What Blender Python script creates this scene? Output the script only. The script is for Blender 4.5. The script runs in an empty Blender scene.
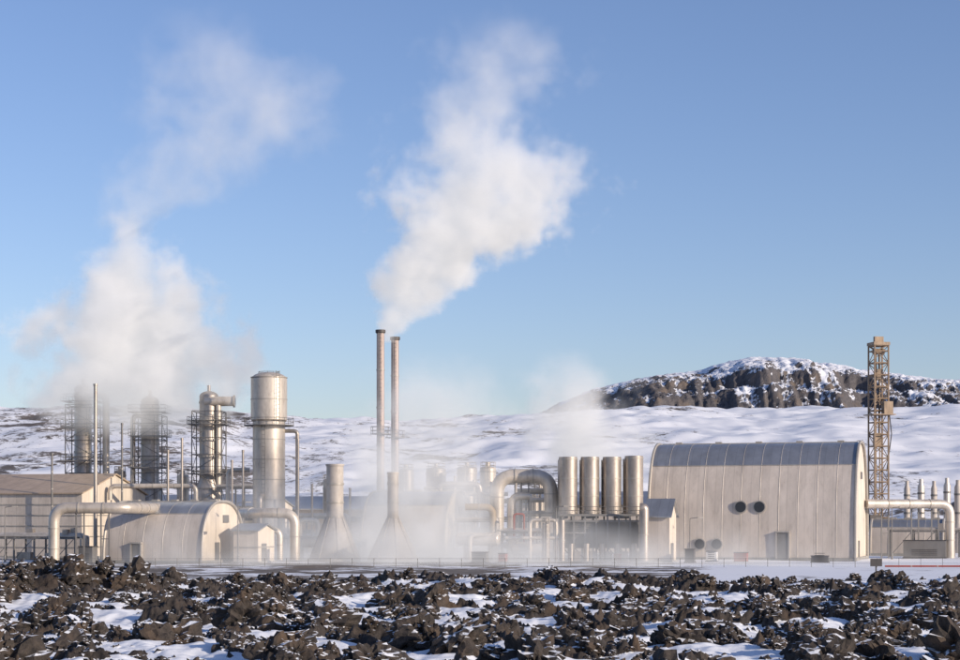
import bpy, bmesh, math, random
import numpy as np
from mathutils import Vector
random.seed(7); rng=np.random.default_rng(11)
F=1800.0; HC=6.0
def PX(px,D): return (px-480)*D/F
def PZ(py,D): return HC+(517-py)*D/F
scene=bpy.context.scene
# ---------------------------------------------------------------- noise
_pr=np.random.default_rng(3); PERM=_pr.permutation(4096); ANG=_pr.random(4096)*2*np.pi
GX=np.cos(ANG); GY=np.sin(ANG)
def pn(x,y,seed=0):
    x=np.asarray(x,float)+seed*37.17; y=np.asarray(y,float)-seed*11.73
    xi=np.floor(x).astype(np.int64); yi=np.floor(y).astype(np.int64)
    xf=x-xi; yf=y-yi
    def g(a,b,dx,dy):
        h=PERM[(PERM[a&4095]+b)&4095]; return GX[h]*dx+GY[h]*dy
    u=xf*xf*xf*(xf*(xf*6-15)+10); v=yf*yf*yf*(yf*(yf*6-15)+10)
    a=g(xi,yi,xf,yf); b=g(xi+1,yi,xf-1,yf); c=g(xi,yi+1,xf,yf-1); d=g(xi+1,yi+1,xf-1,yf-1)
    return ((a+(b-a)*u)+((c+(d-c)*u)-(a+(b-a)*u))*v)*1.5
def fbm(x,y,oct=4,seed=0,g=.5):
    s=0;a=1;f=1
    for i in range(oct):
        s=s+a*pn(x*f,y*f,seed+i*5); a*=g; f*=2.03
    return s
def sst(a,b,x):
    t=np.clip((x-a)/(b-a),0,1); return t*t*(3-2*t)
# ---------------------------------------------------------------- materials
def newmat(name):
    m=bpy.data.materials.new(name); m.use_nodes=True; nt=m.node_tree
    for n in list(nt.nodes): nt.nodes.remove(n)
    o=nt.nodes.new('ShaderNodeOutputMaterial'); b=nt.nodes.new('ShaderNodeBsdfPrincipled')
    nt.links.new(b.outputs[0],o.inputs['Surface']); return m,nt,b
def N(nt,t,**k):
    n=nt.nodes.new(t)
    for a,v in k.items(): setattr(n,a,v)
    return n
def math_(nt,op,a,b=None,c=None):
    n=nt.nodes.new('ShaderNodeMath'); n.operation=op
    for i,v in enumerate((a,b,c)):
        if v is None: continue
        if isinstance(v,(int,float)): n.inputs[i].default_value=v
        else: nt.links.new(v,n.inputs[i])
    return n.outputs[0]
def mixc(nt,f,a,b,mode='MIX'):
    n=nt.nodes.new('ShaderNodeMix'); n.data_type='RGBA'; n.blend_type=mode
    for i,v in ((0,f),(6,a),(7,b)):
        if isinstance(v,(int,float)): n.inputs[i].default_value=v
        elif isinstance(v,tuple): n.inputs[i].default_value=(*v[:3],1)
        else: nt.links.new(v,n.inputs[i])
    return n.outputs[2]
def paint(name,col,rough=.5,metal=0.,var=.18,scale=.6,dirt=(.12,.09,.07),dirtamt=.25,panel=0,axis=0,bump=.0):
    m,nt,b=newmat(name)
    tc=N(nt,'ShaderNodeTexCoord'); mp=N(nt,'ShaderNodeMapping'); mp.inputs['Scale'].default_value=(1,1,.3)
    nt.links.new(tc.outputs['Object'],mp.inputs[0])
    n1=N(nt,'ShaderNodeTexNoise'); n1.inputs['Scale'].default_value=scale; n1.inputs['Detail'].default_value=6; n1.inputs['Roughness'].default_value=.65
    nt.links.new(mp.outputs[0],n1.inputs[0])
    lo=tuple(c*(1-var) for c in col); hi=tuple(min(1,c*(1+var*.6)) for c in col)
    mr=N(nt,'ShaderNodeMapRange'); mr.inputs[1].default_value=.3; mr.inputs[2].default_value=.7
    nt.links.new(n1.outputs[0],mr.inputs[0]); c=mixc(nt,mr.outputs[0],lo,hi)
    n2=N(nt,'ShaderNodeTexNoise'); n2.inputs['Scale'].default_value=scale*3; n2.inputs['Detail'].default_value=8; n2.inputs['Roughness'].default_value=.7
    nt.links.new(mp.outputs[0],n2.inputs[0])
    mr2=N(nt,'ShaderNodeMapRange'); mr2.inputs[1].default_value=.52; mr2.inputs[2].default_value=.75; mr2.inputs[4].default_value=dirtamt
    nt.links.new(n2.outputs[0],mr2.inputs[0]); c=mixc(nt,mr2.outputs[0],c,dirt)
    if panel:
        sp=N(nt,'ShaderNodeSeparateXYZ'); nt.links.new(tc.outputs['Object'],sp.inputs[0])
        t=math_(nt,'DIVIDE',sp.outputs[axis],panel); fl=math_(nt,'FLOOR',t)
        wn=N(nt,'ShaderNodeTexWhiteNoise',noise_dimensions='1D'); nt.links.new(fl,wn.inputs['W'])
        v=math_(nt,'MULTIPLY_ADD',wn.outputs[0],.10,.93)
        fr=math_(nt,'FRACT',t); e=math_(nt,'LESS_THAN',fr,.07); v=math_(nt,'MULTIPLY_ADD',e,-.14,v)
        cb=N(nt,'ShaderNodeCombineXYZ')
        for i in range(3): nt.links.new(v,cb.inputs[i])
        c=mixc(nt,1.0,c,cb.outputs[0],'MULTIPLY')
    nt.links.new(c,b.inputs['Base Color'])
    b.inputs['Metallic'].default_value=metal
    r=math_(nt,'MULTIPLY_ADD',n2.outputs[0],.3,rough-.15); nt.links.new(r,b.inputs['Roughness'])
    if bump:
        bp=N(nt,'ShaderNodeBump'); bp.inputs['Strength'].default_value=bump; bp.inputs['Distance'].default_value=.1
        nt.links.new(n2.outputs[0],bp.inputs['Height']); nt.links.new(bp.outputs[0],b.inputs['Normal'])
    return m
M={}
M['wall']=paint('cream_cladding',(.60,.53,.46),.5,.1,panel=1.25)
M['roof']=paint('aluminium_roof_cladding',(.40,.42,.45),.36,.65,panel=1.25,dirtamt=.15)
M['endw']=paint('gable_cladding',(.70,.62,.52),.5,.05,panel=1.1,axis=1,dirtamt=.12)
M['trim']=paint('trim_metal',(.42,.39,.35),.5,.3)
M['steel']=paint('stainless_steel',(.42,.375,.335),.42,.6,dirtamt=.5,var=.35)
M['alu']=paint('insulation_cladding',(.60,.54,.47),.42,.4,dirtamt=.4,var=.28)
M['cone']=paint('matte_lagging',(.46,.42,.38),.6,.1,dirtamt=.4)
M['chim']=paint('chimney_steel',(.44,.36,.33),.5,.35,dirtamt=.5,var=.25)
M['grey']=paint('grey_steel',(.19,.185,.18),.6,.3)
M['dark']=paint('dark_steel',(.07,.065,.065),.6,.3)
M['glass']=paint('dark_glass',(.03,.035,.045),.2,0,dirtamt=.05)
M['red']=paint('red_paint',(.28,.055,.04),.6,0,dirtamt=.5)
M['ochre']=paint('ochre_paint',(.33,.26,.18),.6,0,dirtamt=.5)
M['rig']=paint('rig_paint',(.30,.22,.15),.6,0,dirtamt=.7,scale=1.5,var=.35)
M['tan']=paint('tan_roof_sheet',(.44,.34,.25),.5,.1,panel=1.6,dirtamt=.3)
M['white']=paint('white_paint',(.72,.71,.68),.5,0,dirtamt=.2)
M['concrete']=paint('concrete',(.30,.29,.27),.85,0,bump=.3)
# ---------------------------------------------------------------- geometry
class Buf:
    def __init__(s): s.v=[]; s.f=[]
    def box(s,c,sz,rz=0):
        b=len(s.v); cs,sn=math.cos(rz),math.sin(rz)
        for dx,dy,dz in [(-1,-1,-1),(1,-1,-1),(1,1,-1),(-1,1,-1),(-1,-1,1),(1,-1,1),(1,1,1),(-1,1,1)]:
            x=dx*sz[0]/2;y=dy*sz[1]/2
            s.v.append((c[0]+x*cs-y*sn,c[1]+x*sn+y*cs,c[2]+dz*sz[2]/2))
        for q in [(0,3,2,1),(4,5,6,7),(0,1,5,4),(1,2,6,5),(2,3,7,6),(3,0,4,7)]: s.f.append(tuple(b+i for i in q))
        return s
    def tube(s,pts,r,seg=12,caps=True):
        pts=[Vector(p) for p in pts]; n=len(pts); rs=r if isinstance(r,(list,tuple)) else [r]*n
        b=len(s.v); T=[]
        for i in range(n):
            a=pts[max(i-1,0)]; c=pts[min(i+1,n-1)]; t=(c-a)
            T.append(t.normalized() if t.length>1e-6 else Vector((0,0,1)))
        up=Vector((0,0,1)) if abs(T[0].z)<.9 else Vector((1,0,0))
        nrm=(up-T[0]*up.dot(T[0])).normalized()
        for i in range(n):
            nrm=(nrm-T[i]*nrm.dot(T[i])).normalized(); bi=T[i].cross(nrm)
            for k in range(seg):
                a=2*math.pi*k/seg; s.v.append(tuple(pts[i]+(nrm*math.cos(a)+bi*math.sin(a))*rs[i]))
        for i in range(n-1):
            for k in range(seg):
                k2=(k+1)%seg; s.f.append((b+i*seg+k,b+i*seg+k2,b+(i+1)*seg+k2,b+(i+1)*seg+k))
        if caps:
            s.f.append(tuple(b+k for k in reversed(range(seg)))); s.f.append(tuple(b+(n-1)*seg+k for k in range(seg)))
        return s
    def pipe(s,pts,r,bend=None,seg=14):
        bend=bend or r*2; P=[Vector(p) for p in pts]; out=[P[0]]
        for i in range(1,len(P)-1):
            a=(P[i-1]-P[i]); c=(P[i+1]-P[i]); bb=min(bend,a.length*.49,c.length*.49)
            a=P[i]+a.normalized()*bb; c=P[i]+c.normalized()*bb
            for k in range(7):
                t=k/6; out.append(a*(1-t)**2+P[i]*2*t*(1-t)+c*t*t)
        out.append(P[-1]); return s.tube(out,r,seg)
    def lathe(s,prof,c=(0,0),seg=32):
        b=len(s.v)
        for r,z in prof:
            for k in range(seg):
                a=2*math.pi*k/seg; s.v.append((c[0]+r*math.cos(a),c[1]+r*math.sin(a),z))
        for i in range(len(prof)-1):
            for k in range(seg):
                k2=(k+1)%seg; s.f.append((b+i*seg+k,b+i*seg+k2,b+(i+1)*seg+k2,b+(i+1)*seg+k))
        s.f.append(tuple(b+(len(prof)-1)*seg+k for k in range(seg)))
        return s
    def obj(s,name,mat,parent,smooth=True):
        me=bpy.data.meshes.new(name); me.from_pydata(s.v,[],s.f); me.update()
        if smooth:
            me.polygons.foreach_set('use_smooth',[True]*len(me.polygons)); me.set_sharp_from_angle(angle=.6)
        me.materials.append(M[mat] if isinstance(mat,str) else mat)
        o=bpy.data.objects.new(name,me); scene.collection.objects.link(o)
        if parent: o.parent=parent
        return o
def empty(name,x,y,z=0,rz=0):
    e=bpy.data.objects.new(name,None); e.location=(x,y,z); e.rotation_euler=(0,0,rz); e.empty_display_size=1
    scene.collection.objects.link(e); return e
TH=-math.radians(18)
# ---------------------------------------------------------------- barrel buildings
def barrel(name,px,D,L,W,H,n=2.5,holes=(),doors=(),enddoor=True):
    e=empty(name,PX(px,D),D,0,TH)
    def pt(t):
        c=math.cos(t); q=math.sin(t)
        return (-W/2*math.copysign(abs(c)**(2/n),c), H*abs(q)**(2/n))
    K=48; pr=[pt(math.pi*k/K) for k in range(K+1)]
    k0=int(K*.29)
    def strip(name,a,b,mat):
        B=Buf(); xs=np.linspace(-L/2,L/2,2)
        for k in range(a,b+1):
            for x in xs: B.v.append((x,pr[k][0],pr[k][1]))
        for i in range(b-a): B.f.append((i*2,i*2+1,i*2+3,i*2+2))
        B.obj(name,mat,e)
    strip('front_wall',0,k0,'wall'); strip('roof',k0,K-k0,'roof'); strip('back_wall',K-k0,K,'wall')
    for sx,nm in ((1,'end_wall'),(-1,'far_end_wall')):
        B=Buf(); x=sx*(L/2-.25); B.v=[(x,a*.99,b*.99) for a,b in pr]; B.f=[tuple(range(len(pr)))]; B.obj(nm,'endw',e,False)
        B=Buf(); B.tube([(sx*(L/2-.05),a*1.005,b*1.005) for a,b in pr],.2,6); B.obj('edge_trim','trim',e)
    B=Buf(); nr=int(L/2.6)
    for i in range(1,nr): 
        x=-L/2+L*i/nr; B.tube([(x,a*1.001,b*1.001) for a,b in pr],.03,4)
    B.obj('ribs','trim',e)
    B=Buf()
    for kk in (k0,K-k0): B.box((0,pr[kk][0]*1.004,pr[kk][1]),(L-.4,.12,.10))
    B.obj('eave_flashing','trim',e)
    B=Buf(); B.box((0,0,H+.06),(L*.96,.9,.14))
    for i in range(5): B.box((-L*.4+L*.2*i,0,H+.22),(.9,.7,.2))
    B.obj('ridge_vents','trim',e,False)
    B=Buf(); B.box((0,0,.2),(L+.3,W+.3,.4)); B.obj('plinth','concrete',e,False)
    def ys(z): return -W/2*(1-(z/H)**n)**(1/n)
    if holes:
        B=Buf(); G=Buf()
        for x,z,r in holes:
            y=ys(z); B.tube([(x,y+.3,z),(x,y-.28,z)],r*1.22,24); G.tube([(x,y,z),(x,y-.33,z)],r,24)
        B.obj('porthole_frames','trim',e); G.obj('porthole_glass','glass',e)
    for x,w,h in doors:
        y=ys(h*.5); B=Buf(); B.box((x,y-.05,h/2+.2),(w,.5,h)); B.obj('door','grey',e,False)
        B=Buf(); B.box((x,y-.1,h+.35),(w+.4,.7,.2)); B.box((x-w/2-.12,y-.1,h/2+.2),(.2,.6,h)); B.box((x+w/2+.12,y-.1,h/2+.2),(.2,.6,h)); B.obj('door_frame','trim',e,False)
    if enddoor:
        xe=L/2-.22; B=Buf(); B.box((xe,-W*.12,1.5),(.2,1.2,2.4)); B.obj('end_door','grey',e,False)
        B=Buf(); B.box((xe,W*.08,H*.72),(.22,1.6,1.0)); B.obj('vent_louvre','grey',e,False)
    return e
barrel('turbine_hall',759,258,29,16,16.5,2.6,
   holes=[(-1.3,7.4,.75),(1.3,7.4,.75),(-7,2.2,.7),(-4.6,2.2,.7)],doors=[(4.6,1.5,3.6)])
barrel('arched_service_building',175,238,14.2,12.6,8.0,2.6,doors=[(-2.2,1.2,2.3)])
barrel('arched_service_building',418,256,12.5,13,9.6,2.5,doors=[(-2.2,1.2,2.3)])
barrel('arched_pump_house',908,280,11,7,5.6,2.4)
# ---------------------------------------------------------------- gabled buildings
def gable(name,px,D,L,W,He,Hr,wall='wall',roof='tan',end='endw',stripes=3,win=0,rz=TH,door=True):
    e=empty(name,PX(px,D),D,0,rz)
    for sy,nm in ((-1,'front_wall'),(1,'back_wall')):
        B=Buf(); B.box((0,sy*(W/2-.1),He/2),(L,.2,He)); B.obj(nm,wall,e,False)
    for sx in (1,-1):
        B=Buf(); x=sx*(L/2+.003); xi=x-sx*.2; w=W/2-.005
        a=[(-w,0),(w,0),(w,He),(0,Hr),(-w,He)]
        B.v=[(x,*p) for p in a]+[(xi,*p) for p in a]; B.f=[(0,1,2,3,4),(9,8,7,6,5)]+[(i,(i+1)%5,5+(i+1)%5,5+i) for i in range(5)]
        B.obj('gable_wall',end,e,False)
    B=Buf(); o=.4; sl=(Hr-He)/(W/2)
    for sy in (-1,1):
        p=[(0,Hr+.08),(sy*(W/2+o),He-sl*o+.08)]; X=L/2+.35
        v=[(-X,p[0][0],p[0][1]),(X,p[0][0],p[0][1]),(X,p[1][0],p[1][1]),(-X,p[1][0],p[1][1])]
        b=len(B.v); B.v+=v+[(q[0],q[1],q[2]+.18) for q in v]
        B.f+=[(b,b+1,b+2,b+3),(b+7,b+6,b+5,b+4)]+[(b+i,b+(i+1)%4,b+4+(i+1)%4,b+4+i) for i in range(4)]
    B.obj('roof',roof,e,False)
    if stripes:
        B=Buf()
        for i in range(stripes):
            z=He*(i+1)/(stripes+1); B.box((0,-W/2-.05,z),(L,.12,.14)); B.box((L/2+.05,0,z),(.12,W,.14))
        B.obj('girt_bands','trim',e,False)
    if win:
        B=Buf(); 
        for i in range(win): B.box((-L/2+L*(i+.5)/win,-W/2-.03,He*.78),(L/win*.5,.1,.9))
        B.obj('windows','glass',e,False)
    if door:
        B=Buf(); B.box((L/2+.03,-W*.15,1.3),(.14,1.4,2.5)); B.obj('door','grey',e,False)
    B=Buf(); B.box((0,0,.12),(L+.5,W+.5,.24)); B.obj('plinth','concrete',e,False)
    return e
gable('separator_building',22,276,32,19,9.4,12.3,stripes=5)
gable('valve_shed',661,240,3.2,4.2,6.2,8.2,roof='roof',stripes=0)
gable('low_workshop',215,292,22,12,7.6,9.4,wall='wall',roof='roof',stripes=2,win=6)
gable('electrical_hut',254,236,3.5,5,4.2,4.9,roof='roof',stripes=1)
gable('low_workshop',325,300,20,12,7.2,9.2,wall='tan',roof='roof',stripes=2,win=5)
gable('low_workshop',600,300,26,12,8.0,10.0,wall='wall',roof='roof',stripes=2,win=5)
# ---------------------------------------------------------------- helpers
def railing(B,cx,cy,z,r,seg=16,h=1.1):
    for hh in (h,h*.5): B.tube([(cx+r*math.cos(2*math.pi*k/seg),cy+r*math.sin(2*math.pi*k/seg),z+hh) for k in range(seg+1)],.035,4)
    for k in range(seg): 
        a=2*math.pi*k/seg; B.tube([(cx+r*math.cos(a),cy+r*math.sin(a),z),(cx+r*math.cos(a),cy+r*math.sin(a),z+h)],.03,4)
def ladder(B,x,y,z0,z1):
    for s in (-.25,.25): B.tube([(x+s,y,z0),(x+s,y,z1)],.04,4)
    z=z0
    while z<z1: B.tube([(x-.25,y,z),(x+.25,y,z)],.025,4); z+=.6
def dome(r,h,z,n=7): return [(r*math.cos(math.pi/2*k/n)+(.01 if k==n else 0),z+h*math.sin(math.pi/2*k/n)) for k in range(n+1)]
def scaffold(B,cx,cy,w,z0,z1,step=2.6,br=True,t=.09):
    cs=[(cx+sx*w/2,cy+sy*w/2) for sx,sy in ((-1,-1),(1,-1),(1,1),(-1,1))]
    for x,y in cs: B.tube([(x,y,z0),(x,y,z1)],t,5)
    z=z0;i=0
    while z<z1-.1:
        zn=min(z+step,z1)
        for k in range(4):
            a=cs[k];b=cs[(k+1)%4]; B.tube([(*a,zn),(*b,zn)],t*.7,4)
            if br:
                p,q=(a,b) if (i+k)%2 else (b,a); B.tube([(*p,z),(*q,zn)],t*.5,4)
        z=zn;i+=1
def tower(name,px,D,rpx,ytop,dw=4.6,plats=(.55,.75,.9),mat='steel'):
    e=empty(name,PX(px,D),D); r=rpx*D/F; H=PZ(ytop,D)
    B=Buf(); B.lathe([(r*1.35,0),(r*1.35,H*.42),(r,H*.47),(r,H-r*.5)]+dome(r,r*.6,H-r*.5)+[(.25,H+r*.1),(.25,H+r*.1+.9)]); B.obj('vessel',mat,e)
    B=Buf()
    for z in (H*.3,H*.6,H*.7,H*.82,H*.93): B.lathe([(r*(1.38 if z<H*.42 else 1.07),z),(r*(1.38 if z<H*.42 else 1.07),z+.3)])
    B.obj('flanges','trim',e)
    B=Buf(); scaffold(B,0,0,dw,0,H*.88); 
    for p in plats:
        z=H*p; s=dw+1.2
        B.box((0,-s/2+.5,z),(s,1.0,.12)); B.box((0,s/2-.5,z),(s,1.0,.12)); B.box((-s/2+.5,0,z),(1.0,s-2,.12)); B.box((s/2-.5,0,z),(1.0,s-2,.12))
        for sx in (-1,1):
            for hh in (.55,1.1):
                B.tube([(sx*s/2,-s/2,z+hh),(sx*s/2,s/2,z+hh)],.035,4); B.tube([(-s/2,sx*s/2,z+hh),(s/2,sx*s/2,z+hh)],.035,4)
            for q in (-1,-.33,.33,1):
                B.tube([(sx*s/2,q*s/2,z),(sx*s/2,q*s/2,z+1.1)],.03,4); B.tube([(q*s/2,sx*s/2,z),(q*s/2,sx*s/2,z+1.1)],.03,4)
    ladder(B,dw*.3,-dw/2-.2,0,H*.88); B.obj('access_scaffold','grey',e)
    return e,r,H
e,r,H=tower('scrubber_tower',83,288,8.5,385)
B=Buf(); B.pipe([(0,0,H-1.6),(3.8,-.5,H-1.6),(3.8,-.5,3)],.55); B.obj('outlet_pipe','alu',e)
e,r,H=tower('scrubber_tower',150,286,9,397)
B=Buf(); B.pipe([(0,-.2,H-3),(-2.6,-.6,H-3),(-2.6,-.6,3)],.4); B.obj('outlet_pipe','alu',e)
e,r,H=tower('scrubber_tower',209,278,9.5,392,plats=(.5,.8))
B=Buf(); B.pipe([(-.5,-1,H-1.5),(3.9,-1,H-1.5)],.75); B.pipe([(1.6,-1,H-1.5),(1.6,-1,8),(3.4,-1,8),(3.4,-1,1)],.45); B.obj('outlet_pipe','alu',e)
B=Buf(); B.tube([(3.9,-1,H-1.5),(4.15,-1,H-1.5)],.95,16); B.obj('outlet_flange','trim',e)
# big separator
D=264; e=empty('steam_separator_vessel',PX(269,D),D); r=17.5*D/F; H=PZ(372,D)
B=Buf(); B.lathe([(r*.92,0),(r*.92,PZ(422,D)),(r*1.03,PZ(420,D)),(r*1.03,H-1.1)]+dome(r*1.03,1.1,H-1.1),seg=48); B.obj('vessel','alu',e)
B=Buf()
for y in (378,400,421,440,460,480,500): rr=r*(1.05 if y<421 else .94); B.lathe([(rr,PZ(y,D)),(rr,PZ(y,D)+.12)],seg=48)
B.obj('cladding_bands','trim',e)
B=Buf(); B.lathe([(r*1.04,PZ(426,D)),(r+1.1,PZ(426,D)),(r+1.1,PZ(426,D)+.12),(r*1.04,PZ(426,D)+.13)]); railing(B,0,0,PZ(426,D),r+1.05); ladder(B,-.5,-r-.35,0,PZ(426,D)); ladder(B,1.6,-r-.1,PZ(426,D),H)
railing(B,0,0,H-.6,r*.6,12,.6); B.obj('platform','grey',e)
B=Buf(); B.pipe([(r*.8,0,PZ(431,D)),(r+1.6,0,PZ(431,D)),(r+1.6,0,2)],.28); B.pipe([(-r*.3,-r*.5,9),(-r*.3,-r-2.2,9),(-r*.3,-r-2.2,1)],.45); B.obj('drain_pipes','steel',e)
B=Buf(); B.lathe([(r*.95+.35,0),(r*.95+.35,1.2),(r*.95,1.25)]); B.obj('skirt','concrete',e)
def slim(name,px,D,rpx,ytop,mat='steel'):
    e=empty(name,PX(px,D),D); r=rpx*D/F; H=PZ(ytop,D)
    B=Buf(); B.lathe([(r*1.8,0),(r*1.8,.5),(r,.6),(r,H),(r*1.25,H+.02),(r*1.25,H+.3),(r*.8,H+.3),(r*.8,H)],seg=20); B.obj('shaft',mat,e)
    B=Buf()
    for k in range(1,6): B.lathe([(r*1.12,H*k/6),(r*1.12,H*k/6+.15)],seg=20)
    B.obj('joint_rings','trim',e); return e,H
slim('vent_pipe',95.5,246,1.8,386); slim('vent_pipe',298,250,1.1,441); slim('vent_pipe',243,262,1.1,452); slim('vent_pipe',182,262,1.2,440)
slim('vent_pipe',52,262,1.0,455,'grey'); slim('vent_pipe',122,262,1.0,425,'grey')
for px,yt,D in ((380.5,333,262),(395,340,264)):
    e,H=slim('chimney_stack',px,D,3.9,yt,'chim')
    B=Buf(); r=3.9*D/F
    B.lathe([(r*1.12,H-.05),(r*1.3,H+.05),(r*1.3,H+.45),(r*1.0,H+.45)],seg=20); B.obj('cap_ring','dark',e)
    B=Buf(); ladder(B,0,-r-.2,2,H); B.lathe([(r,H*.55),(r+.9,H*.55),(r+.9,H*.55+.1),(r,H*.55+.1)],seg=20); railing(B,0,0,H*.55,r+.85,10); B.obj('ladder','grey',e)
for px,rp,yt,kf in ((335,8.5,466,3.0),(393,5.5,474,4.6)):
    D=244; e=empty('steam_silencer',PX(px,D),D); r=rp*D/F; H=PZ(yt,D); zc=PZ(518,D)
    B=Buf(); B.lathe([(r*kf,0),(r*kf,.4),(r*1.05,zc),(r,zc+.3),(r,H),(r*1.1,H),(r*1.1,H+.25),(r*.85,H+.25),(r*.85,H-.3)],seg=40); B.obj('cone_and_stack','cone',e)
    B=Buf()
    for z in (zc,zc+2,zc+4.5): B.lathe([(r*1.09,z),(r*1.09,z+.25)])
    for k in range(8):
        a=2*math.pi*k/8+.2; B.tube([(r*(kf+.02)*math.cos(a),r*(kf+.02)*math.sin(a),.4),(r*1.09*math.cos(a),r*1.09*math.sin(a),zc)],.06,4)
    B.obj('stiffeners','trim',e)
# large pipes -----------------------------------------------------------
def pipes(name,D,paths,mat='alu',sup=()):
    x0=PX(paths[0][0][0][0],D); e=empty(name,x0,D)
    for i,(pts,rpx) in enumerate(paths):
        r=rpx*D/F; B=Buf(); P=[(PX(p[0],D)-x0,(p[2] if len(p)>2 else 0),PZ(p[1],D)) for p in pts]
        B.pipe(P,r,bend=r*2.6,seg=20); B.obj('pipe_run',mat,e)
        G=Buf()
        for a,b in zip(P[:-1],P[1:]):
            a=Vector(a);b=Vector(b);L=(b-a).length;n=int(L/3.5)
            for k in range(1,n+1):
                q=a+(b-a)*k/(n+1); t=(b-a).normalized()*.07; G.tube([q-t,q+t],r*1.1,20)
        if G.v: G.obj('flanges','trim',e)
    if sup:
        B=Buf()
        for px,py in sup:
            z=PZ(py,D); x=PX(px,D)-x0
            B.box((x-.5,0,z/2),(.18,.18,z)); B.box((x+.5,0,z/2),(.18,.18,z)); B.box((x,0,z+.09),(1.5,.5,.18)); B.box((x,0,z*.5),(.85,.12,.12))
        B.obj('pipe_supports','grey',e,False)
    return e
pipes('steam_pipeline',226,[([(54,569),(54,508),(128,508,0),(150,508,14)],5.5)],sup=[(80,513),(105,513)])
pipes('steam_pipeline',240,[([(238,513,4),(262,513),(295,513),(295,560)],5),([(262,560),(262,530),(280,530),(280,560)],3)])
pipes('steam_pipeline',250,[([(497,560),(497,476),(551,476),(551,512)],7.0),([(512,558),(512,496),(530,496)],4)],sup=[(525,483)])
pipes('steam_pipeline',262,[([(862,504,-3),(950,504),(950,558)],4.6)],sup=[(885,508),(915,508),(935,508)])
pipes('condensate_pipeline',236,[([(640,508),(644,508),(644,561)],5),([(562,520),(562,561)],3)],'steel')
pipes('condensate_pipeline',248,[([(465,507),(493,507),(493,555)],3.4)],'ochre')
pipes('firewater_pipe',246,[([(514,560),(514,514),(524,514),(524,560)],1.0),([(533,560),(533,532),(546,532)],.9)],'red')
pipes('ground_pipeline',205,[([(885,557+9.2),(990,557+9.2)],.9)],'red')
pipes('process_pipeline',252,[([(300,556),(300,520),(318,520),(318,556)],2.4),([(345,540),(372,540),(372,556)],2.2)],'alu')
pipes('process_pipeline',258,[([(440,500),(440,484),(480,484),(480,520)],2.6),([(452,556),(452,494),(508,494)],2.0),([(520,556),(520,500),(558,500)],2.4)],'steel')
pipes('process_pipeline',243,[([(505,538),(560,538)],1.8),([(530,560),(530,520),(556,520),(556,560)],1.8),([(470,560),(470,535),(500,535)],2.2)],'alu')
pipes('process_pipeline',268,[([(110,500),(110,486),(196,486),(196,520)],2.4),([(228,520),(228,470),(250,470)],2.2)],'alu')
# tanks
def tank(name,px,D,rpx,ytop,mat='steel'):
    e=empty(name,PX(px,D),D); r=rpx*D/F; H=PZ(ytop,D); B=Buf()
    B.lathe([(r,0),(r,H-.4)]+dome(r,.4,H-.4,5)+[(.3,H),(.3,H+.5)]); B.obj('shell',mat,e)
    B=Buf(); z=1.5
    while z<H-.5: B.lathe([(r*1.05,z),(r*1.05,z+.2)]); z+=2.2
    railing(B,0,0,H-.35,r*.92,10,.9); ladder(B,0,-r-.2,0,H); B.obj('bands_and_rail','trim',e); return e
tank('process_tank',436,276,10,467); tank('process_tank',467,272,10,466); tank('process_tank',406,276,8,468); tank('process_tank',488,262,8,466,'alu')
tank('storage_tank',330,276,7,478); tank('storage_tank',534,262,6,496,'steel'); tank('storage_tank',546,240,4,522,'steel'); tank('storage_tank',183,282,6,474,'alu'); tank('storage_tank',120,286,6,470)
for px,yt in ((516,478),(521,472),(540,480),(508,500),(455,478),(474,482),(312,486),(350,490),(690,540),(232,462),(168,452)): slim('vent_pipe',px,258,1.1,yt)
# horizontal drums on saddles
for px,D,z,L,r in ((478,244,3.0,5.5,.9),(530,244,1.6,4.5,.8),(312,248,2.6,5,.8)):
    e=empty('condensate_drum',PX(px,D),D,0,TH); B=Buf(); n=7
    pts=[(-L/2-r*.5*math.sin(math.pi/2*(n-k)/n),0,z) for k in range(n)]+[(-L/2,0,z),(L/2,0,z)]+[(L/2+r*.5*math.sin(math.pi/2*(k+1)/n),0,z) for k in range(n)]
    rs=[max(.02,r*math.cos(math.pi/2*(n-k)/n)) for k in range(n)]+[r,r]+[max(.02,r*math.cos(math.pi/2*(k+1)/n)) for k in range(n)]
    B.tube(pts,rs,20); B.obj('drum','alu',e)
    B=Buf(); [B.box((x,0,(z-r*.6)/2),(.3,r*1.4,z-r*.6)) for x in (-L*.32,L*.32)]; B.obj('saddles','grey',e,False)
# condenser with four stacks
D=246; e=empty('cooling_unit',PX(601,D),D,0)
B=Buf(); G=Buf()
for i,px in enumerate((568,590,612,634)):
    x=PX(px,D)-PX(601,D); r=9.2*D/F; z0=PZ(514,D); z1=PZ(457+(i==3)*-1,D)
    B.lathe([(r,z0),(r,z1),(r*.93,z1),(r*.93,z1-1),(.01,z1-1)],(x,0)); B.lathe([(r,z0),(r,z1-.3),(r*.93,z1-.3),(.01,z1-1)],(x,3.4))
    for z in (z0+.2,z0+2.4,z0+4.8,z1-.35): G.lathe([(r*1.04,z),(r*1.04,z+.12)],(x,0)); 
B.obj('fan_stacks','steel',e); G.obj('stack_bands','trim',e)
zt=PZ(514,D); xw=78*D/F
B=Buf(); B.box((0,1.5,zt-.15),(xw+1,7.4,.3)); B.box((0,1.5,zt*.55),(xw-.6,6,zt*.55)); B.obj('casing','grey',e,False)
B=Buf()
for i in range(8):
    x=-xw/2+xw*i/7; B.box((x,-2.0,zt/2-.15),(.22,.22,zt-.3)); B.box((x,5.0,zt/2-.15),(.22,.22,zt-.3))
    if i<7: 
        B.tube([(x,-2,zt*.3),(x+xw/7,-2,.2)],.06,4)
for z in (zt*.3,zt*.6,zt*.85): B.box((0,-2.03,z),(xw,.14,.18))
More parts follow.
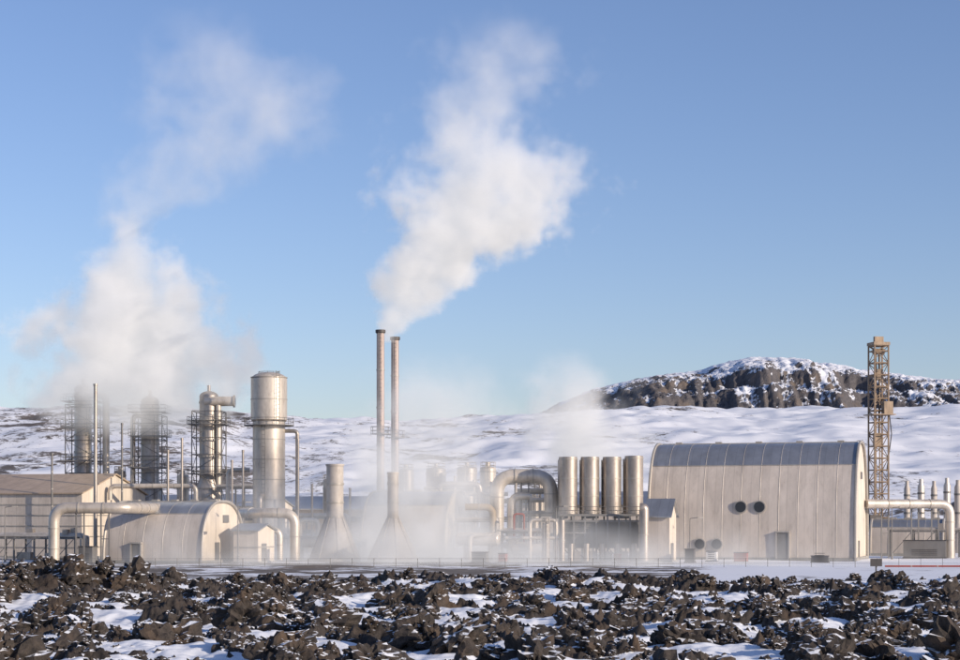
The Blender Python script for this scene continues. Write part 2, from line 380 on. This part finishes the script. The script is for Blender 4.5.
for k in range(14): B.box((0,-1.65,zt*.32+k*.27),(xw-.8,.12,.09))
for hh in (.5,1.0): B.tube([(-xw/2-.4,-2.1,zt+hh),(xw/2+.4,-2.1,zt+hh)],.035,4)
for i in range(12): x=-xw/2-.4+(xw+.8)*i/11; B.tube([(x,-2.1,zt),(x,-2.1,zt+1)],.03,4)
B.obj('frame_and_louvres','grey',e,False)
B=Buf()
for i in range(5): 
    x=-xw*.4+xw*.2*i; B.tube([(x,-2.6,.0),(x,-2.6,2.4),],.4,12); B.box((x+.9,-2.5,.7),(.9,.9,1.3))
B.obj('pumps','steel',e)
B=Buf(); B.box((2.0,-3.2,.6),(1.0,.7,.9)); B.obj('motor','red',e,False)
def rack(name,px,D,w,dp,h,levels,seed=0):
    e=empty(name,PX(px,D),D,0,TH); R=random.Random(seed); B=Buf(); n=max(2,int(w/3)+1)
    for i in range(n):
        x=-w/2+w*i/(n-1)
        for y in (-dp/2,dp/2): B.box((x,y,h/2),(.2,.2,h))
        for l in range(levels): B.box((x,0,h*(l+1)/levels-.1),(.16,dp-.2,.18))
        if i<n-1: B.tube([(x,-dp/2,0.1),(x+w/(n-1),-dp/2,h/levels)],.05,4)
    for l in range(levels):
        for y in (-dp/2-.12,dp/2+.12): B.box((0,y,h*(l+1)/levels-.15),(w,.1,.2))
    B.obj('steel_frame','grey',e,False)
    for l in range(levels):
        B=Buf()
        for k in range(3):
            r=R.uniform(.12,.32); y=-dp/2+dp*(k+.5)/3; z=h*(l+1)/levels+r
            B.pipe([(-w/2-.5,y,z),(w/2+.6,y,z),(w/2+.6,y,z-1.5)],r,seg=10)
        B.obj('rack_pipes',R.choice(['alu','steel','alu','cone']),e)
    B=Buf()
    for k in range(int(w/1.8)): B.box((R.uniform(-w/2,w/2),R.uniform(-dp/2,dp/2)*.8,R.choice([0,h/levels])+.6),(R.uniform(.5,1.4),.8,R.uniform(.7,1.6)))
    B.obj('equipment_cabinets','steel',e,False)
    return e
rack('pipe_rack',540,254,5,3,9.5,3,1); rack('pipe_rack',312,262,9,3,6,2,2); rack('pipe_rack',478,250,5,3,5.5,2,3); rack('pipe_rack',182,270,11,3,8,2,4); rack('pipe_rack',522,246,5,2.5,4,2,6)
rack('pipe_rack',30,250,16,3,3.2,1,8); rack('pipe_rack',925,270,10,3,4,1,9); rack('pipe_rack',455,266,8,3,10,3,12); rack('pipe_rack',518,264,6,3,11,4,13); rack('pipe_rack',240,274,6,3,10.5,3,14)
for i,(px,yt,rp) in enumerate(((907,481,3),(921,479,3.4),(934,481,3),(947,478,3.4),(958,480,3.6),(973,480,3.4))):
    D=296; e=empty('exhaust_stack',PX(px,D),D); r=rp*D/F; H=PZ(yt,D)
    B=Buf(); B.lathe([(r*1.5,0),(r*1.5,4.5),(r,5.2),(r,H-1.2),(r*.6,H-.7),(r*.6,H)],seg=20); B.obj('shell','alu' if i%2 else 'cone',e)
    B=Buf(); B.lathe([(r*1.1,H-2.5),(r*1.1,H-2.2)],seg=20); B.lathe([(r*1.1,6.5),(r*1.1,6.8)],seg=20); B.obj('bands','grey',e)
# drilling rig
D=288; e=empty('drilling_rig_mast',PX(878.5,D),D,0,math.radians(12)); H=PZ(346,D); w=2.35
B=Buf(); scaffold(B,0,0,w,4,H,1.9,True,.15); 
for x in (-.35,.3): B.box((x,.2,H*.5+2),(.16,.16,H-5))
B.obj('lattice','rig',e,False)
B=Buf(); B.box((0,0,H+.3),(w+.4,w+.4,.5)); B.box((0,0,H+1.0),(1.5,.6,1.0)); B.tube([(-.9,0,H-.9),(.9,0,H-.9)],.5,12); B.obj('crown_block','rig',e,False)
B=Buf(); z=PZ(415,D); B.box((0,-.4,z),(w+1.5,w+1.6,.15)); B.box((.9,-1.4,z+1.1),(1.5,1.0,2)); B.box((-.2,0,z-4),(1.1,.9,2.2)); B.box((.1,0,z+6.5),(1.0,.8,1.6)); B.obj('racking_board','rig',e,False)
B=Buf(); B.tube([(.1,.1,H-1),(.1,.1,z-3)],.09,5); B.tube([(-.5,.1,H-1),(-.2,.1,z+7)],.06,5); B.tube([(w*.5,0,z+6),(w*.9,-.3,z-3),(w*.6,0,z-9)],.09,5); B.obj('travelling_cables','dark',e)
B=Buf(); B.box((0,0,3.9),(5.6,5,.4)); B.box((-1.5,-1.6,5.2),(2,1.6,2.2)); scaffold(B,0,0,5,0,3.7,1.85,True,.12); B.box((1.6,1.0,5),(1.6,2,1.8)); B.obj('rig_floor','dark',e,False)
def lamp(px,D,h):
    e=empty('street_lamp',PX(px,D),D); B=Buf(); B.lathe([(.16,0),(.14,.9),(.08,1),(.06,h)],seg=10); B.pipe([(0,0,h-.05),(0,0,h+.3),(1.1,-.2,h+.45)],.05,seg=8); B.obj('post','grey',e)
    B=Buf(); B.box((1.35,-.2,h+.42),(.7,.28,.14)); B.obj('lamp_head','trim',e,False)
for a in ((556,238,7),(238,232,7.5),(690,238,5.5),(5,240,7),(892,255,7)): lamp(*a)
e=empty('information_sign',PX(876,168),168); B=Buf(); B.box((0,0,1.0),(.12,.12,2.0)); B.obj('post','dark',e,False)
B=Buf(); B.box((0,-.09,1.75),(1.1,.05,.7)); B.obj('panel','dark',e,False)
def crate(name,px,D,sz,mat):
    e=empty(name,PX(px,D),D,0,TH); B=Buf(); B.box((0,0,sz[2]/2+.15),sz); B.obj('housing',mat,e,False)
    B=Buf(); B.box((0,0,.08),(sz[0]+.2,sz[1]+.2,.14)); B.box((0,0,sz[2]+.2),(sz[0]+.12,sz[1]+.12,.1))
    for k in range(4): B.box((0,-sz[1]/2-.03,.5+k*.25),(sz[0]*.6,.06,.07))
    B.obj('frame','dark',e,False)
crate('pump_skid',741,238,(1.7,1.2,1.1),'red'); crate('pump_skid',503,238,(1.0,1,1.0),'red'); crate('generator_cabinet',712,241,(1.4,1,1.2),'white'); crate('generator_cabinet',690,236,(1.2,1,1.6),'dark')
crate('generator_cabinet',820,236,(2.2,1,.7),'dark'); crate('shipping_container',925,262,(6,2.4,2.4),'grey'); crate('shipping_container',905,298,(6,2.4,2.6),'red')
crate('generator_cabinet',88,232,(2,1.3,2.0),'grey'); crate('generator_cabinet',480,236,(2,1,1.2),'grey')
e=empty('perimeter_fence',0,0); B=Buf()
yf=214
for i in range(60):
    x=-75+i*2.6; B.tube([(x,yf,0),(x,yf,1.1)],.03,4)
for z in (.5,1.05): B.tube([(-75,yf,z),(78.4,yf,z)],.014,4)
B.obj('posts_and_wire','grey',e)
# ---------------------------------------------------------------- terrain
def gridmesh(name,X,Y,Z,attrs,mat,smooth=True):
    r,c=X.shape; v=np.stack([X,Y,Z],-1).reshape(-1,3).astype(np.float32)
    idx=np.arange(r*c).reshape(r,c); q=np.stack([idx[:-1,:-1],idx[:-1,1:],idx[1:,1:],idx[1:,:-1]],-1).reshape(-1,4)
    me=bpy.data.meshes.new(name); me.vertices.add(len(v)); me.vertices.foreach_set('co',v.ravel())
    me.loops.add(q.size); me.loops.foreach_set('vertex_index',q.ravel().astype(np.int32))
    me.polygons.add(len(q)); me.polygons.foreach_set('loop_start',np.arange(0,q.size,4,dtype=np.int32))
    me.update(calc_edges=True); me.polygons.foreach_set('use_smooth',np.full(len(q),smooth))
    for k,a in attrs.items():
        at=me.attributes.new(k,'FLOAT','POINT'); at.data.foreach_set('value',a.ravel().astype(np.float32))
    me.materials.append(mat); o=bpy.data.objects.new(name,me); scene.collection.objects.link(o); return o
def snowrock(name,attr,rock1,rock2,snow,s1,breakup,bumpd=.1,normal_snow=None,bumps=.8,snowb=.15):
    m,nt,b=newmat(name); g=N(nt,'ShaderNodeNewGeometry')
    n1=N(nt,'ShaderNodeTexNoise'); n1.inputs['Scale'].default_value=s1; n1.inputs['Detail'].default_value=8; n1.inputs['Roughness'].default_value=.7
    nt.links.new(g.outputs['Position'],n1.inputs[0])
    n2=N(nt,'ShaderNodeTexNoise'); n2.inputs['Scale'].default_value=s1*.21; n2.inputs['Detail'].default_value=5
    nt.links.new(g.outputs['Position'],n2.inputs[0])
    mr=N(nt,'ShaderNodeMapRange'); mr.inputs[1].default_value=.3; mr.inputs[2].default_value=.7; nt.links.new(n1.outputs[0],mr.inputs[0])
    rc=mixc(nt,mr.outputs[0],rock1,rock2)
    mr3=N(nt,'ShaderNodeMapRange'); mr3.inputs[1].default_value=.5; mr3.inputs[2].default_value=.7; nt.links.new(n2.outputs[0],mr3.inputs[0])
    rc=mixc(nt,mr3.outputs[0],rc,(rock2[0]*1.25,rock2[1]*1.05,rock2[2]*.8))
    if attr:
        a=N(nt,'ShaderNodeAttribute',attribute_name=attr); f=a.outputs['Fac']
    else:
        sp=N(nt,'ShaderNodeSeparateXYZ'); nt.links.new(g.outputs['Normal'],sp.inputs[0]); f=math_(nt,'SUBTRACT',sp.outputs[2],normal_snow); f=math_(nt,'MULTIPLY_ADD',f,3,.5)
    k=math_(nt,'SUBTRACT',n1.outputs[0],.5); f=math_(nt,'MULTIPLY_ADD',k,breakup,f)
    k=math_(nt,'SUBTRACT',n2.outputs[0],.5); f=math_(nt,'MULTIPLY_ADD',k,breakup*.7,f)
    m4=N(nt,'ShaderNodeMapRange'); m4.inputs[1].default_value=.45; m4.inputs[2].default_value=.58; nt.links.new(f,m4.inputs[0])
    c=mixc(nt,m4.outputs[0],rc,snow); nt.links.new(c,b.inputs['Base Color'])
    b.inputs['Roughness'].default_value=.8
    bp=N(nt,'ShaderNodeBump'); bp.inputs['Strength'].default_value=bumps; bp.inputs['Distance'].default_value=bumpd
    iv=math_(nt,'MULTIPLY_ADD',m4.outputs[0],snowb-1.,1.); hh=math_(nt,'MULTIPLY',n1.outputs[0],iv); nt.links.new(hh,bp.inputs['Height']); nt.links.new(bp.outputs[0],b.inputs['Normal'])
    return m
SNOW=(.78,.81,.86)
MOUNDS=[(-16.8,70,1.45,3.6,4),(-20,60,.6,5,4),(-9,58,.3,3,3),(5,80,.35,4,4),(19,82,.15,6,4),(8,52,.2,2.5,3),(-2,84,.15,5,4),(-30,80,.8,8,8),(-6,66,.2,3,3)]
def lava(x,y):
    base=2.68+.22*pn(x/13,y/13,2); md=0
    for mx,my,a,sx,sy in MOUNDS: md=md+a*np.exp(-((x-mx)/sx)**2-((y-my)/sy)**2)
    base=base+md
    wx=x+.5*pn(x/1.7,y/1.7,31); wy=y+.5*pn(x/1.7,y/1.7,32)
    big=fbm(wx/1.9,wy/2.6,3,4)
    rid=1-np.abs(pn(wx/1.0,wy/1.0,9))*2.2; rid2=1-np.abs(pn(wx/.42,wy/.42,12))*2.2; rid3=1-np.abs(pn(wx/.2,wy/.2,13))*2.2
    rock=base+.46*big+.24*(rid-.55)*(1+big)+.15*(rid2-.5)+.07*rid3+.03*pn(x/.1,y/.1,17)
    snow=base+.145-.38*np.clip(md,0,1)+.24*pn(x/2.6,y/2.6,21)+.10*pn(x/.8,y/.8,22)+.03*pn(x/.3,y/.3,23)
    fall=4.2*sst(87,103,y)
    return rock-fall,snow-fall
ds=np.exp(np.linspace(math.log(28),math.log(106),840)); us=np.linspace(-.46,.46,1200)
Dd,U=np.meshgrid(ds,us,indexing='ij'); X=U*Dd; Y=Dd
rk,sn=lava(X,Y); m_l=snowrock('lava_rock_with_snow','snow',(.011,.0095,.009),(.060,.047,.039),SNOW,4.,.5,.12)
gridmesh('lava_field',X,Y,np.maximum(rk,sn),{'snow':np.clip((sn-rk)*6+.5,0,1)},m_l)
# boulders
def ico(s):
    bm=bmesh.new(); bmesh.ops.create_icosphere(bm,subdivisions=s,radius=1); a=np.array([v.co[:] for v in bm.verts]); f=np.array([[v.index for v in f.verts] for f in bm.faces]); bm.free(); return a,f
bv4,bf4=ico(4); bv3,bf3=ico(3)
def mkvar(bv,k):
    v=bv.copy(); s=k*7.3
    d=1+.60*pn(v[:,0]*1.3+s,v[:,1]*1.3+v[:,2]*1.1,k)+.46*pn(v[:,2]*2.9+s,v[:,0]*2.9-v[:,1]*1.7,k+40)+.36*(.5-np.abs(pn(v[:,1]*4.5+s,v[:,2]*4.5+v[:,0]*4,k+80)))+.18*pn(v[:,1]*10+s,v[:,2]*10+v[:,0]*8,k+90)
    v=v*d[:,None]
    for j in range(3):
        n=rng.normal(size=3); n/=np.linalg.norm(n); c=rng.uniform(.65,1.0); t=v@n; v=v-(np.maximum(t-c,0)*.7)[:,None]*n
    return v+rng.normal(size=v.shape)*.028
V3=[mkvar(bv3,k) for k in range(14)]; V4=[mkvar(bv4,k+20) for k in range(10)]
NR=3300; VV=[];FF=[];off=0
dd=np.exp(rng.uniform(math.log(31),math.log(96),NR*8)); uu=rng.uniform(-.42,.42,NR*8); xx=uu*dd; yy=dd
r0,s0=lava(xx,yy); keep=(r0-s0)>.04; xx=xx[keep][:NR]; yy=yy[keep][:NR]; z0=np.maximum(r0,s0)[keep][:NR]
for i in range(len(xx)):
    sz=min(.55,.075*(1-rng.random())**-.62)
    if sz>.22: v,f=V4[rng.integers(10)],bf4
    else: v,f=V3[rng.integers(14)],bf3
    v=v*np.array([1.15,rng.uniform(.7,1.1),rng.uniform(.6,1.0)])*sz
    a=rng.uniform(0,6.28); tl=rng.normal()*.35; ca,sa=math.cos(a),math.sin(a)
    R=np.array([[ca,-sa,0],[sa,ca,0],[0,0,1]])@np.array([[math.cos(tl),0,math.sin(tl)],[0,1,0],[-math.sin(tl),0,math.cos(tl)]])
    v=v@R.T+np.array([xx[i],yy[i],z0[i]-sz*.1]); VV.append(v); FF.append(f+off); off+=len(v)
VV=np.concatenate(VV).astype(np.float32); FF=np.concatenate(FF).astype(np.int32)
me=bpy.data.meshes.new('lava_boulders'); me.vertices.add(len(VV)); me.vertices.foreach_set('co',VV.ravel()); me.loops.add(FF.size); me.loops.foreach_set('vertex_index',FF.ravel())
me.polygons.add(len(FF)); me.polygons.foreach_set('loop_start',np.arange(0,FF.size,3,dtype=np.int32)); me.update(calc_edges=True)
me.polygons.foreach_set('use_smooth',np.zeros(len(FF),bool))
me.materials.append(snowrock('boulder_rock',None,(.011,.0095,.009),(.064,.050,.041),SNOW,6.,1.0,.06,normal_snow=.84))
o=bpy.data.objects.new('lava_boulders',me); scene.collection.objects.link(o)
# main ground
t=np.linspace(-1,1,640); xs=4500*np.sinh(4.3*t)/np.sinh(4.3)
ys=np.concatenate([np.arange(-400,100,20),np.arange(100,330,4),np.arange(330,1560,3.5),np.arange(1560,6500,50)])
Y,X=np.meshgrid(ys,xs,indexing='ij')
def bgz(x,y):
    u=x/np.maximum(y,50)
    crest=88-7*np.exp(-((u+.02)/.07)**2)+3*np.sin(u*23)+ 3*pn(u*14,0*u,3)+ 5*sst(.1,.25,u)
    h=crest*sst(360,1500,y)**.9
    h=h+(4.5*fbm(x/120,y/120,4,51)+1.6*fbm(x/28,y/28,3,57))*sst(330,520,y)
    h=h-60*sst(1700,4500,y)
    h=h+7*np.exp(-((x-135)/55)**2-((y-420)/60)**2)*(1+.4*pn(x/12,y/12,61))
    return h+.15*pn(x/15,y/15,66)*(1-sst(330,400,y))
Z=bgz(X,Y)
Z=np.where(Y<100,-1.2,Z); 
U_=X/np.maximum(Y,50)
far=sst(330,420,Y)
sn=far*(.67-.09*sst(-.02,-.2,U_)+.10*sst(.0,.12,U_))+.25*fbm(X/60,Y/60,3,71)*far
sn=sn-.25*np.exp(-((X-135)/60)**2-((Y-420)/60)**2)
near=(1-far)*(.46+.32*sst(10,36,X)+.28*pn(X/9,Y/5,75)); sn=sn+near
m_g=snowrock('snowy_ground','snow',(.075,.064,.056),(.17,.145,.125),SNOW,.35,1.1,.12,bumps=.5)
gridmesh('ground',X,Y,Z,{'snow':sn},m_g)
# mountain
cp=np.array([(480,432),(525,421),(560,405),(600,389),(640,380),(700,370),(740,362),(770,358),(800,360),(830,364),(870,367),(920,373),(960,378),(1050,388),(1200,405),(1400,430)],float)
ys2=np.concatenate([np.arange(1600,1780,15),np.arange(1780,2260,2.5),np.arange(2260,3000,40)])
xs2=np.arange(0,1500,2.0)
Y,X=np.meshgrid(ys2,xs2,indexing='ij')
pxs=480+X/1990*F; cy=np.interp(pxs,cp[:,0],cp[:,1]); top=6+(517-cy)*2080/F+1.5*pn(X/45,0*X,81)
base=bgz(X,Y)-4
gul=40*fbm(X/120,Y/260,3,85,.5)+15*fbm(X/32,Y/200,3,87,.6)+9*np.abs(pn(X/11,Y/200,88))+5*np.abs(pn(X/5,Y/90,89))
s=(Y-1860-gul)
tal=sst(-110,30,s)
c1=sst(0,60,s); c2=sst(62,100,s+10*pn(X/40,Y/40,99)); cap=sst(60,230,s)
rk_=sst(590,640,pxs)*(1-.45*sst(870,900,pxs)*(1-sst(925,945,pxs)))
prof=.30*tal+(.27*c1+.18*c2)*rk_+ (.45*(1-rk_))*sst(-60,160,s)+.25*cap
rough_=(3.0*fbm(X/18,Y/18,4,95)+2.4*(1-2*np.abs(pn(X/8,Y/8,94)))+1.3*(1-2*np.abs(pn(X/4.2,Y/4.2,93))))
h=base+(top-base)*prof+rough_*sst(-80,20,s)*(1-.65*sst(110,200,s))
h=h-.08*np.maximum(Y-2120,0)
h=np.where(top<base+4,base,h)
gy,gx=np.gradient(h,ys2,xs2); slope=np.sqrt(gx**2+gy**2)
snm=.96-slope*.62+.34*fbm(X/26,Y/40,3,97)+.20*pn(X/9,Y/60,98)-.30*sst(760,640,pxs)*sst(-40,10,s)+.14*sst(20,140,s)
m_m=snowrock('mountain_rock','snow',(.060,.058,.066),(.135,.125,.128),(.78,.81,.87),.2,.9,3.0,snowb=.3)  # rock tones lifted and blued, distance haze painted into the colour
gridmesh('mountain',X,Y,h,{'snow':snm},m_m)
# ---------------------------------------------------------------- steam
def steam_mat(name,dens,glow,step=1.,col=(1,1,1),ecol=(.98,.97,1.0)):
    m=bpy.data.materials.new(name); m.use_nodes=True; nt=m.node_tree
    for n in list(nt.nodes): nt.nodes.remove(n)
    o=N(nt,'ShaderNodeOutputMaterial'); a=N(nt,'ShaderNodeAttribute',attribute_name='density')
    d=math_(nt,'MULTIPLY',a.outputs['Fac'],dens)
    s=N(nt,'ShaderNodeVolumeScatter'); s.inputs['Color'].default_value=(*col,1); s.inputs['Anisotropy'].default_value=0.1; nt.links.new(d,s.inputs['Density'])
    e=N(nt,'ShaderNodeEmission'); e.inputs[0].default_value=(*ecol,1); g=math_(nt,'MULTIPLY',d,glow); nt.links.new(g,e.inputs[1])  # added self-glow, stands in for light scattered many times inside the steam
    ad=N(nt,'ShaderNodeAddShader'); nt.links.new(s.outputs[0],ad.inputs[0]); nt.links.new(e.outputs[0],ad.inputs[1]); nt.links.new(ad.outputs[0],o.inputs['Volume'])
    try: m.cycles.volume_step_rate=step
    except Exception: pass
    return m
def plume(name,D,rows,mat,vox=.45,nscale=.12,k=2.2,sharp=1.6,warp=3.,depth=.75,ydrift=0,seed=0,rough=.6,ws=1.):
    """rows: (py,px,halfwidth_px,density) measured profile of the plume, stored in metres"""
    rows=sorted(rows,key=lambda r:-r[0]); mp=D/F
    R=[(PZ(r[0],D),PX(r[1],D),r[2]*mp*ws,r[3]) for r in rows]
    z0,z1=R[0][0],R[-1][0]
    x0=min(r[1]-r[2]*1.6 for r in R)-2; x1=max(r[1]+r[2]*1.6 for r in R)+2; rm=max(r[2] for r in R)*depth*1.5+1
    lo=(x0,D-rm+min(0,ydrift),z0-.5); hi=(x1,D+rm+max(0,ydrift),z1+.5)
    ng=bpy.data.node_groups.new(name+'_nodes','GeometryNodeTree'); ng.interface.new_socket('Geometry',in_out='OUTPUT',socket_type='NodeSocketGeometry')
    nt=ng; out=N(nt,'NodeGroupOutput'); pos=N(nt,'GeometryNodeInputPosition')
    def vm(op,a,b):
        n=N(nt,'ShaderNodeVectorMath',operation=op)
        nt.links.new(a,n.inputs[0])
        if isinstance(b,(tuple,list)): n.inputs[1].default_value=b
        elif isinstance(b,(int,float)): n.inputs['Scale'].default_value=b
        else: nt.links.new(b,n.inputs[1])
        return n.outputs[0]
    off=vm('ADD',pos.outputs[0],(seed*31.,seed*17.,seed*9.))
    nw=N(nt,'ShaderNodeTexNoise'); nw.inputs['Scale'].default_value=nscale*.8; nw.inputs['Detail'].default_value=3; nt.links.new(off,nw.inputs['Vector'])
    w=vm('SUBTRACT',nw.outputs['Color'],(.5,.5,.5)); w=vm('SCALE',w,warp*2)
    spz=N(nt,'ShaderNodeSeparateXYZ'); nt.links.new(pos.outputs[0],spz.inputs[0])
    wf=math_(nt,'MINIMUM',math_(nt,'DIVIDE',math_(nt,'SUBTRACT',spz.outputs[2],z0),6.),1.); wsc=N(nt,'ShaderNodeVectorMath',operation='SCALE'); nt.links.new(w,wsc.inputs[0]); nt.links.new(wf,wsc.inputs['Scale'])
    P=vm('ADD',pos.outputs[0],wsc.outputs[0]); sp=N(nt,'ShaderNodeSeparateXYZ'); nt.links.new(P,sp.inputs[0])
    t=math_(nt,'DIVIDE',math_(nt,'SUBTRACT',sp.outputs[2],z0),z1-z0)
    def curve(vals):
        a,b=min(vals),max(vals); b=b if b>a else a+1
        n=N(nt,'ShaderNodeFloatCurve'); cu=n.mapping.curves[0]; pts=[((R[i][0]-z0)/(z1-z0),(vals[i]-a)/(b-a)) for i in range(len(R))]
        cu.points[0].location=pts[0]; cu.points[1].location=pts[-1]
        for p in pts[1:-1]: cu.points.new(*p)
        n.mapping.update(); nt.links.new(t,n.inputs['Value'])
        return math_(nt,'MULTIPLY_ADD',n.outputs[0],b-a,a)
    cx=curve([r[1] for r in R]); rr=curve([r[2] for r in R]); dn=curve([r[3] for r in R])
    dx=math_(nt,'DIVIDE',math_(nt,'SUBTRACT',sp.outputs[0],cx),rr)
    cyy=math_(nt,'MULTIPLY_ADD',t,ydrift,D)
    dy=math_(nt,'DIVIDE',math_(nt,'SUBTRACT',sp.outputs[1],cyy),math_(nt,'MULTIPLY',rr,depth))
    q=math_(nt,'SQRT',math_(nt,'ADD',math_(nt,'MULTIPLY',dx,dx),math_(nt,'MULTIPLY',dy,dy)))
    n1=N(nt,'ShaderNodeTexNoise'); n1.inputs['Scale'].default_value=nscale; n1.inputs['Detail'].default_value=6; n1.inputs['Roughness'].default_value=rough
    P2=vm('ADD',off,vm('SCALE',w,.5)); nt.links.new(P2,n1.inputs['Vector'])
    nn=math_(nt,'SUBTRACT',n1.outputs[0],.5)
    d=math_(nt,'ADD',math_(nt,'SUBTRACT',1.,q),math_(nt,'MULTIPLY',nn,k))
    d=math_(nt,'MULTIPLY',d,sharp); mx=math_(nt,'MAXIMUM',math_(nt,'MINIMUM',d,1.),0.)
    mx=math_(nt,'MULTIPLY',mx,dn)
    vc=N(nt,'GeometryNodeVolumeCube'); nt.links.new(mx,vc.inputs['Density']); vc.inputs['Min'].default_value=lo; vc.inputs['Max'].default_value=hi
    for i,nm in enumerate(('Resolution X','Resolution Y','Resolution Z')): vc.inputs[nm].default_value=max(8,int((hi[i]-lo[i])/vox))
    sm=N(nt,'GeometryNodeSetMaterial'); sm.inputs['Material'].default_value=mat; nt.links.new(vc.outputs[0],sm.inputs[0]); nt.links.new(sm.outputs[0],out.inputs[0])
    me=bpy.data.meshes.new(name); me.materials.append(mat); o=bpy.data.objects.new(name,me); scene.collection.objects.link(o)
    md=o.modifiers.new('steam','NODES'); md.node_group=ng
    return o
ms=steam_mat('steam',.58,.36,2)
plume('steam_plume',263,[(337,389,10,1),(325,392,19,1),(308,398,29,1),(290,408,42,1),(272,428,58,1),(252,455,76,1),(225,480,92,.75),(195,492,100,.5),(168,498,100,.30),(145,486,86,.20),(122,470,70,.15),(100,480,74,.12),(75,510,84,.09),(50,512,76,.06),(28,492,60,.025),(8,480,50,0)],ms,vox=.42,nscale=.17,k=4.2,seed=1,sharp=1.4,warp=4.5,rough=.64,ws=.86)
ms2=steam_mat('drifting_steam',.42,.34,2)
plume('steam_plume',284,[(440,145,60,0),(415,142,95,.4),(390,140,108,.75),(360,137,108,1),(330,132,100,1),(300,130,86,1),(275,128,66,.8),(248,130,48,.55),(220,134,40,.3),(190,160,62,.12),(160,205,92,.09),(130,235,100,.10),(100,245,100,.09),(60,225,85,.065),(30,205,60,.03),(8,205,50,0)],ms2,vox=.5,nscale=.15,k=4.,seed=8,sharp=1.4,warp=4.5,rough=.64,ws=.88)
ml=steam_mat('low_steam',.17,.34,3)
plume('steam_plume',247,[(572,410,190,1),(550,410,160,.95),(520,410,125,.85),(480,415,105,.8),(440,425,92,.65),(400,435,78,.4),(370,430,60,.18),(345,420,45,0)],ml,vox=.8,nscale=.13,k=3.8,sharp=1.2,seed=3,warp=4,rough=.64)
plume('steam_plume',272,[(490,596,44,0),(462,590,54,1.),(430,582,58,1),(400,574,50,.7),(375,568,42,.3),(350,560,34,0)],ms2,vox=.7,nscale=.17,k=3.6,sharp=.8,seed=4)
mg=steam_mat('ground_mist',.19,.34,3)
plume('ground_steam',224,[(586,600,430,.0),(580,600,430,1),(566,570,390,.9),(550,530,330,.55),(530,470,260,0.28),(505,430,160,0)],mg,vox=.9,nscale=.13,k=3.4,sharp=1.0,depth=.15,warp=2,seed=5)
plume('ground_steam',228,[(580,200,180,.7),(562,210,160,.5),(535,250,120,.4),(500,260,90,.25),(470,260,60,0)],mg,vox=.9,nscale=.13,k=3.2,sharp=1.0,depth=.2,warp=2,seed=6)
# ---------------------------------------------------------------- light, sky, camera
az=math.radians(124); el=math.radians(18)
sd=Vector((math.sin(az)*math.cos(el),math.cos(az)*math.cos(el),math.sin(el)))
L=bpy.data.lights.new('sun','SUN'); L.energy=4.8; L.angle=math.radians(.5); L.color=(1,.85,.68)
o=bpy.data.objects.new('sun',L); o.rotation_euler=(-sd).to_track_quat('-Z','Y').to_euler(); scene.collection.objects.link(o)
w=bpy.data.worlds.new('World'); scene.world=w; w.use_nodes=True; nt=w.node_tree
bg=nt.nodes['Background']; sk=N(nt,'ShaderNodeTexSky'); sk.sky_type='NISHITA'; sk.sun_disc=False; sk.sun_elevation=el; sk.sun_rotation=az; sk.air_density=1.; sk.dust_density=.6; sk.ozone_density=3.0; sk.altitude=100
tint=mixc(nt,1.0,sk.outputs[0],(1.08,1.0,1.14),'MULTIPLY')
nt.links.new(tint,bg.inputs[0]); bg.inputs[1].default_value=.128
c=bpy.data.cameras.new('camera'); c.sensor_width=36; c.lens=F/960*36; c.shift_y=187/960; c.clip_end=12000; c.clip_start=.5
co=bpy.data.objects.new('camera',c); co.location=(0,0,HC); co.rotation_euler=(math.pi/2,0,0); scene.collection.objects.link(co); scene.camera=co
scene.view_settings.view_transform='Standard'; scene.view_settings.look='None'; scene.view_settings.exposure=0
